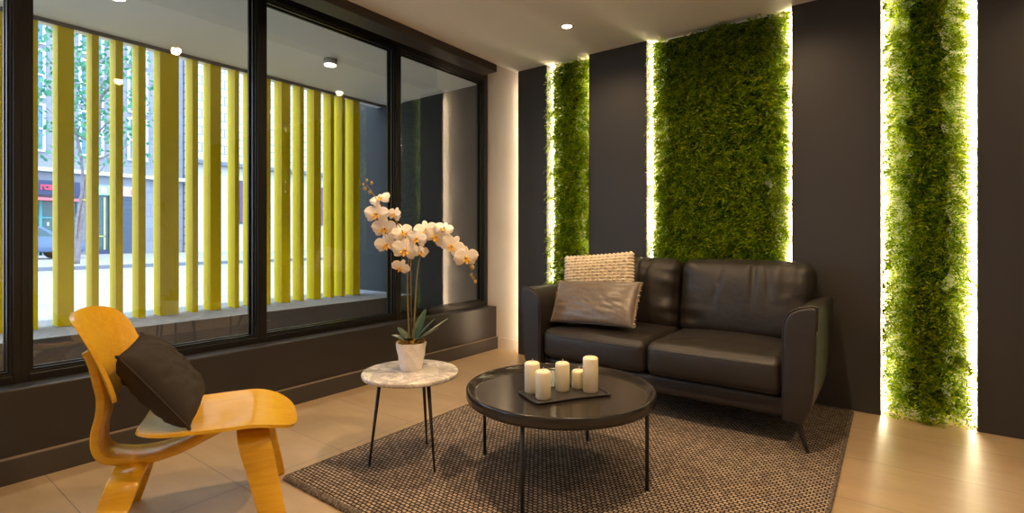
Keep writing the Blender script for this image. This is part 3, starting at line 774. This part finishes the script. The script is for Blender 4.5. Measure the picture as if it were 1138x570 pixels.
# slate board
sl = [(-1.378, 1.898), (-1.352, 1.880), (-1.240, 1.820), (-1.212, 1.826), (-1.165, 1.905), (-1.120, 1.985), (-1.040, 2.098), (-1.038, 2.118), (-1.150, 2.192), (-1.182, 2.190), (-1.235, 2.118), (-1.300, 2.030)]
cen = (-1.2, 2.0); f = MB()
f.prism([(x - cen[0], y - cen[1]) for x, y in sl], 'z', 0, .005)
rim_ = catmull([(x - cen[0], y - cen[1], .006) for x, y in sl + sl[:1]], 4); f.tube(rim_, .005, 8)
o = f.build('candle_board', 'slate', None, (cen[0], cen[1], TZ + .001)); tag(o, 'thin black slate board with a wavy edge under the candles', 'board')
CA = [(-1.333, 1.935, .035, .137, 'cream pillar candle at the left end of the slate board'), (-1.243, 1.889, .034, .122, 'cream pillar candle at the front corner of the board, middling short'),
      (-1.236, 2.041, .033, .129, 'cream pillar candle standing alone mid board with a tall wick'), (-1.197, 2.125, .033, .082, 'shortest cream candle, squat, at the back of the board'),
      (-1.124, 2.105, .035, .158, 'tallest cream pillar candle at the right end of the board')]
for i, (x, y, r, hh, lab) in enumerate(CA):
    t = thing('pillar_candle', lab, 'candle', (x, y, TZ + .0063), group='cream pillar candles on the slate board')
    MB().lathe([(r * .93, 0), (r, .004), (r, hh - .010), (r * .96, hh - .004), (r * .82, hh), (r * .45, hh - .001), (.004, hh - .0015)], 32, jit=lambda a, z, i=i: 1 + .012 * noise.noise(V(math.cos(a) * 1.5, math.sin(a) * 1.5, z * 20 + i))).build('wax', 'candle', t)
    MB().tube([(0, 0, hh - .003), (.0005, 0, hh + .006), (.002, .001, hh + (.016 if i != 4 else .008))], .0012, 6).build('wick', 'wick', t)

# ================================================================ SIDE TABLE + ORCHID
st = thing('side_table', 'small round marble side table with three thin black legs', 'table', (-1.89, 1.70, .0125))
MB().lathe([(.001, .415), (.222, .415), (.230, .418), (.232, .424), (.232, .433), (.229, .4375), (.222, .439), (.001, .439)], 80).build('tabletop', 'marble', st)
for (x, y) in ((-.110, -.160), (.186, -.020), (-.082, .187)):
    MB().tube([(x, y, 0), (x * .74, y * .74, .416)], [.005, .0098], 10).build('leg', 'black_metal', st)
ox, oy, oz = -1.905, 1.718, .0125 + .4398
orc = thing('potted_orchid', 'white moth orchid with two arching stems in a faceted white pot', 'plant', (ox, oy, oz))
Rt = V(math.cos(math.radians(36.82)), math.sin(math.radians(36.82)), 0); Fw = V(-math.sin(math.radians(36.82)), math.cos(math.radians(36.82)), 0)
def ol(a, b, c): return Rt * a + Fw * b + V(0, 0, c)
# faceted pot
n = 9; rings = [(.052, 0), (.0595, .034), (.0655, .068), (.071, .100), (.0755, .132)]; vs = []; fs = []
for k, (r, z) in enumerate(rings):
    for i in range(n):
        a = 2 * PI * (i + .5 * (k % 2)) / n; q = r * (1 + .025 * ((i * 7 + k * 3) % 3 - 1) * (0 < k < 4)); vs.append((q * math.cos(a), q * math.sin(a), z))
for k in range(len(rings) - 1):
    for i in range(n):
        j = (i + 1) % n; A, B, C_, D = k * n + i, k * n + j, (k + 1) * n + i, (k + 1) * n + j
        if k % 2 == 0: fs += [(A, B, C_), (B, D, C_)]
        else: fs += [(A, D, C_), (A, B, D)]
o = len(vs)
for i in range(n): a = 2 * PI * i / n; vs.append((.069 * math.cos(a), .069 * math.sin(a), .132))
for i in range(n): a = 2 * PI * i / n; vs.append((.066 * math.cos(a), .066 * math.sin(a), .112))
k = 4 * n
for i in range(n): j = (i + 1) % n; fs += [(k + i, k + j, o + j, o + i), (o + i, o + j, o + n + j, o + n + i)]
fs.append(tuple(o + n + i for i in range(n))); fs.append(tuple(range(n))[::-1])
MB().add(vs, fs).build('pot', 'pot', orc)
ms = MB(); rg = random.Random(4)
for _ in range(150):
    a = rg.uniform(0, 2 * PI); r = .063 * math.sqrt(rg.random()); z = .124 + .018 * rg.random()
    p = V(r * math.cos(a), r * math.sin(a), z); d = V(rg.gauss(0, 1), rg.gauss(0, 1), rg.gauss(.2, .6)).normalized() * rg.uniform(.008, .02)
    ms.tube([p - d, p + V(0, 0, .005), p + d], [.0015, .0028, .0012], 5)
ms.build('moss', 'moss', orc)
def oleaf(a0, ln, wd, rise, droop, fold=.25, m='oleaf'):
    d = V(math.cos(a0), math.sin(a0), 0); s_ = V(-d.y, d.x, 0)
    def f(u, v):
        w = wd * (math.sin(PI * min(1, (u * .93 + .07)) ** .75) ** .7) * .5; x = (v * 2 - 1)
        c = d * (ln * u * (1 - .25 * rise)) + V(0, 0, rise * ln * u - droop * ln * u * u)
        return V(0, 0, .128) + d * .012 + c + s_ * (w * x) + V(0, 0, abs(x) * w * fold)
    MB().shell(f, 14, 6, .0025).build('leaf', m, orc)
ar = math.radians(36.82)
oleaf(ar + 1.2, .17, .050, 1.0, .12); oleaf(ar + .25, .135, .045, .95, .10); oleaf(ar + 2.6, .10, .045, .9, .2)
oleaf(ar - .45, .175, .040, .55, .04, m='oleaf'); oleaf(ar + .05, .20, .038, .62, .02, m='oleaf_pale'); oleaf(ar + PI - .2, .105, .050, .55, .22, m='oleaf_pale'); oleaf(ar - 1.7, .09, .05, .75, .3)
sa = catmull([ol(-.008, 0, .12), ol(-.018, .01, .30), ol(-.022, .012, .46), ol(-.014, .005, .57), ol(-.040, -.005, .675), ol(-.105, -.01, .765), ol(-.165, -.01, .832), ol(-.205, -.005, .885), ol(-.222, 0, .905)], 6)
sb = catmull([ol(.008, .01, .12), ol(.016, .02, .32), ol(.028, .02, .485), ol(.055, .01, .595), ol(.105, -.005, .672), ol(.172, -.015, .678), ol(.240, -.02, .605), ol(.288, -.02, .510), ol(.312, -.02, .440)], 6)
for s_ in (sa, sb): MB().tube(s_, [.0042 - .0026 * i / (len(s_) - 1) for i in range(len(s_))], 8).build('stem', 'stem', orc)
MB().tube([ol(0, .012, .12), ol(-.006, .014, .56)], .0022, 6).build('support_stick', 'stem', orc)
# one flower: two broad petals, three sepals, a yellow lip
def petal(mb, ang, ln, wd, cup, z0=0):
    d = V(math.cos(ang), 0, math.sin(ang)); s_ = V(-d.z, 0, d.x)
    def f(u, v):
        x = v * 2 - 1; w = wd * .5 * max(.0, math.sin(PI * (u * .90 + .06)) ** .55)
        return d * (.006 + ln * u) + s_ * (w * x) + V(0, z0 - cup * (u ** 2) * ln + .12 * wd * x * x * (.3 + u) + .01 * math.sin(x * 5 + ang) * u * .3, 0)
    mb.shell(f, 9, 8, .0009)
def flower_mesh():
    mb = MB()
    for a in (90, 215, 325): petal(mb, math.radians(a), .046, .030, -.15, .004)
    for a in (12, 168): petal(mb, math.radians(a), .052, .062, .12, 0)
    return mb
def lip_mesh():
    mb = MB()
    mb.tube([(0, -.002, .006), (0, -.010, .004), (0, -.014, -.002)], [.005, .0055, .003], 8)
    for sg in (-1, 1): petal(mb, math.radians(-90 + sg * 48), .017, .014, .5, -.006)
    petal(mb, math.radians(-90), .022, .012, .35, -.006)
    return mb
FLW = [(-.150, .836, .88, .5, .9), (-.163, .760, 1.05, .15, .15), (-.078, .758, .72, .9, .2), (-.130, .690, 1.08, .1, -.1), (-.118, .612, .98, -.1, -.15), (-.040, .672, .92, .45, .3),
       (-.025, .585, 1.12, .1, .0), (-.062, .640, .9, -.3, .2), (-.046, .500, .80, .1, -.5), (.052, .575, .72, .9, -.1), (.075, .680, 1.05, .2, .25), (.035, .640, .9, -.35, .1),
       (.125, .650, 1.0, .35, .05), (.165, .690, .8, .1, .6), (.205, .605, 1.08, .15, .0), (.272, .548, 1.08, .4, -.1)]
fm = lm = None; rg = random.Random(12)
for i, (a, c, s_, yaw, pit) in enumerate(FLW):
    nrm = (-Fw + Rt * yaw * (1 if a > -.05 else -.6) + V(0, 0, pit)).normalized()
    if fm is None:
        fo = flower_mesh().build('flower', 'petal', orc); lo_ = lip_mesh().build('lip', 'lip', fo); fm, lm = fo, lo_
    else:
        fo = fm.copy(); COL.objects.link(fo); fo.parent = orc; lo_ = lm.copy(); COL.objects.link(lo_); lo_.parent = fo
    y = -nrm; up = V(0, 0, 1) + Rt * rg.gauss(0, .28); z = (up - y * up.dot(y)).normalized(); x = y.cross(z)
    p = ol(a, -.022 + rg.uniform(-.014, .014), c)
    R_ = Matrix(((x.x, y.x, z.x), (x.y, y.y, z.y), (x.z, y.z, z.z)))
    fo.matrix_local = Matrix.Translation(p) @ (R_ * (s_ * 1.0)).to_4x4()
for (a, c, r) in ((-.200, .868, .0095), (-.225, .885, .009), (-.192, .912, .008), (-.215, .925, .007), (-.232, .905, .006), (.300, .500, .011), (.298, .462, .009), (.316, .430, .0085), (.306, .448, .007)):
    MB().lathe([(r * .05, -r * 1.25), (r * .6, -r), (r, -r * .1), (r * .8, r * .7), (r * .15, r * 1.25)], 12, ol(a, -.01, c)).build('bud', 'bud', orc)

# ================================================================ CHAIR
ch = thing('plywood_chair', 'yellow moulded plywood lounge chair with a charcoal pillow beside the windows', 'chair', (-2.199, .882, 0), math.radians(62))
def sq(u, v, e):            # square -> superellipse disc coordinates
    x, y = 2 * u - 1, 2 * v - 1
    m_ = max(abs(x), abs(y))
    if m_ < 1e-9: return 0, 0
    l = (abs(x / m_) ** e + abs(y / m_) ** e) ** (-1 / e)
    return x * l * 1, y * l * 1
def seat_f(u, v):
    a, b = sq(u, v, 3.2 if u > .5 else 6.0)
    x = .083 + .268 * a; hw = .245 + .018 * a - .02 * max(0, -a) ** 2; y = hw * b
    z = .402 + .010 * b * b - .020 * (1 - b * b) * max(0, 1 - ((x + .03) / .22) ** 2)
    if x > .16: z -= .052 * ((x - .16) / .19) ** 2
    if x < -.06: z += .014 * ((-.06 - x) / .12) ** 2
    return V(x, y, z)
MB().shell(seat_f, 40, 40, .012).build('seat', 'oak', ch)
def back_f(u, v):
    a, b = sq(u, v, 4.2)
    y = -.262 * a; s_ = .165 * b
    cx_ = -.318 + s_ * -.36 ; z = .680 + s_ * .93
    cx_ += .062 * a * a - .010 * (b * b)
    return V(cx_, y, z - .012 * a * a)
MB().shell(back_f, 36, 30, .012).build('backrest', 'oak', ch)
spn = [(-.346, .690), (-.328, .640), (-.314, .575), (-.303, .515), (-.306, .455), (-.318, .395), (-.316, .340), (-.294, .302), (-.245, .284), (-.190, .277), (-.130, .280), (-.050, .300), (.030, .334), (.110, .366), (.190, .374), (.26, .368)]
pt = catmull([(x, 0, z) for x, z in spn], 5); wd = [.115 + .035 * min(1, max(0, (i / len(pt) - .05) / .45)) for i in range(len(pt))]
MB().strip(pt, V(0, 1, 0), .026, wd).build('spine', 'oak', ch)
def legs(xt, xb, zt, yt, yb, wt, wb):
    half = [(yb, 0), (yb - .012, .06), (yb - .03, .14), (yb - .052, .22 * zt / .36 + .01), (yt + .030, zt - .040), (yt, zt - .012), (yt - .035, zt), (0, zt + .003)]
    pts = []; ws = []; dirs = []
    for sg, seq in ((-1, half), (1, half[::-1][1:])):
        for (y, z) in seq:
            k = min(1, z / zt); pts.append((xb + (xt - xb) * k, sg * y, z)); ws.append(wb + (wt - wb) * k ** .8); dirs.append(V(1, 0, 0))
    P_ = catmull(pts, 5); n_ = len(pts); W_ = []
    for i in range(len(P_)):
        k = min(1, P_[i].z / zt); W_.append(wb + (wt - wb) * max(0, k) ** .8)
    sl_ = (xt - xb) / zt
    return MB().strip(P_, V(1, 0, 0), .020, W_)
legs(.190, .272, .352, .165, .250, .112, .080).build('front_legs', 'oak', ch)
legs(-.208, -.285, .258, .150, .245, .098, .082).build('rear_legs', 'oak', ch)
for (x, z) in ((-.335, .655), (-.352, .70)):
    MB().lathe([(.014, -.006), (.016, 0), (.014, .006)], 16, (x + .012, 0, z)).build('rubber_mount', 'black_metal', ch)
for (x, y) in ((.272, .250), (.272, -.250), (-.285, .245), (-.285, -.245)):
    MB().lathe([(.009, 0), (.011, .003), (.009, .007)], 14, (x, y, 0)).build('glide', simple('steel_glide', (.5, .5, .5), .3, 1), ch)
# pillow on the chair
t = thing('charcoal_pillow', 'charcoal square pillow with piped seams leaning on the chair backrest', 'pillow')
pm, rim = pillow(.365, .345, .150, 40, .030, .010, 1.5, pw=3.4); cv = pm.build('cover', 'charcoal_fabric', t)
rp = [Vector(p) for p in rim[::2]]; rp = [V(p.x * 1.008, 0, p.z * 1.008) for p in rp]
MB().tube(rp + rp[:1], .0042, 6).build('piping', 'charcoal_fabric', t)
for sx_ in (-1, 1):
    for sz_ in (-1, 1):
        MB().lathe([(.008, -.004), (.006, .007), (.002, .014)], 8).build('corner', 'charcoal_fabric', t)
        c_ = COL.objects[-1]; dd = V(sx_, 0, sz_).normalized(); c_.location = V(sx_ * .1825, 0, sz_ * .1725); c_.rotation_euler = dd.to_track_quat('Z', 'Y').to_euler()
thc = math.radians(62); cf = V(math.cos(thc), math.sin(thc), 0); cl = V(-math.sin(thc), math.cos(thc), 0)
def cp(x, y, z): return V(-2.199, .882, 0) + cf * x + cl * y + V(0, 0, z)
place(t, cp(-.120, .000, .556), cl * 1 + V(0, 0, .045), cf * -.20 + V(0, 0, .27) + cl * -.02)

# ================================================================ DOWNLIGHT, LIGHT, CAMERA
t = thing('recessed_downlight', 'small round recessed downlight in the ceiling above the sofa', 'ceiling lamp', (-1.941, 3.269, CZ))
MB().lathe([(.036, -.003), (.042, -.007), (.054, -.006), (.056, -.001)], 40, cap=False).build('trim_ring', 'lamp_ring', t)
MB().lathe([(.036, -.002), (.036, -.004)], 32).build('lens', 'lamp', t)
def spot(name, x, y, z, e, col=(1, .74, .44), size=158, blend=1.0, rad=.035):
    l = bpy.data.lights.new(name, 'SPOT'); l.energy = e; l.color = col; l.spot_size = math.radians(size); l.spot_blend = blend; l.shadow_soft_size = rad
    o = bpy.data.objects.new(name, l); COL.objects.link(o); o.location = (x, y, z); return o
WARM = (1, .70, .40)
for i, (x, y, e) in enumerate([(-1.941, 3.269, 21), (-.55, 3.269, 18), (.85, 3.269, 15), (-1.941, 1.72, 48), (-.55, 1.72, 64), (.85, 1.72, 14), (-1.941, .17, 14), (-.55, .17, 14), (.85, .17, 12), (-.55, -1.4, 12)]):
    spot('downlight_beam', x, y, CZ - .02, e, WARM)
for (x, y) in ((-3.971, 2.642), (-3.93, 1.085)): spot('outdoor_lamp_beam', x, y, 2.59, 48, (1, .92, .80), 70)
sun = bpy.data.lights.new('sun', 'SUN'); sun.energy = .7; sun.angle = .02; sun.color = (1, .97, .93)
so = bpy.data.objects.new('sun', sun); COL.objects.link(so); so.rotation_euler = V(-.62, .30, -.85).to_track_quat('-Z', 'Y').to_euler()
w = bpy.data.worlds.new('daylight'); S.world = w; w.use_nodes = True; nt = w.node_tree
bg = nt.nodes['Background']; bg.inputs[0].default_value = (.60, .77, 1, 1); bg.inputs[1].default_value = 2.3

cam = bpy.data.cameras.new('camera'); co = bpy.data.objects.new('camera', cam); COL.objects.link(co); S.camera = co
co.location = (0, 0, 1.1); co.rotation_euler = (PI / 2, 0, math.radians(36.8215))
cam.sensor_width = 36; cam.lens = 36 * 569 / 1138; cam.shift_y = -21.5 / 1138; cam.clip_start = .05
S.view_settings.view_transform = 'Standard'; S.view_settings.look = 'None'; S.view_settings.gamma = 1; S.view_settings.use_curve_mapping = False
S.view_settings.exposure = 1.2
S.cycles.use_denoising = True
S.cycles.max_bounces = 10; S.cycles.diffuse_bounces = 5; S.cycles.transparent_max_bounces = 16; S.cycles.caustics_reflective = False; S.cycles.caustics_refractive = False
S.cycles.sample_clamp_indirect = 6
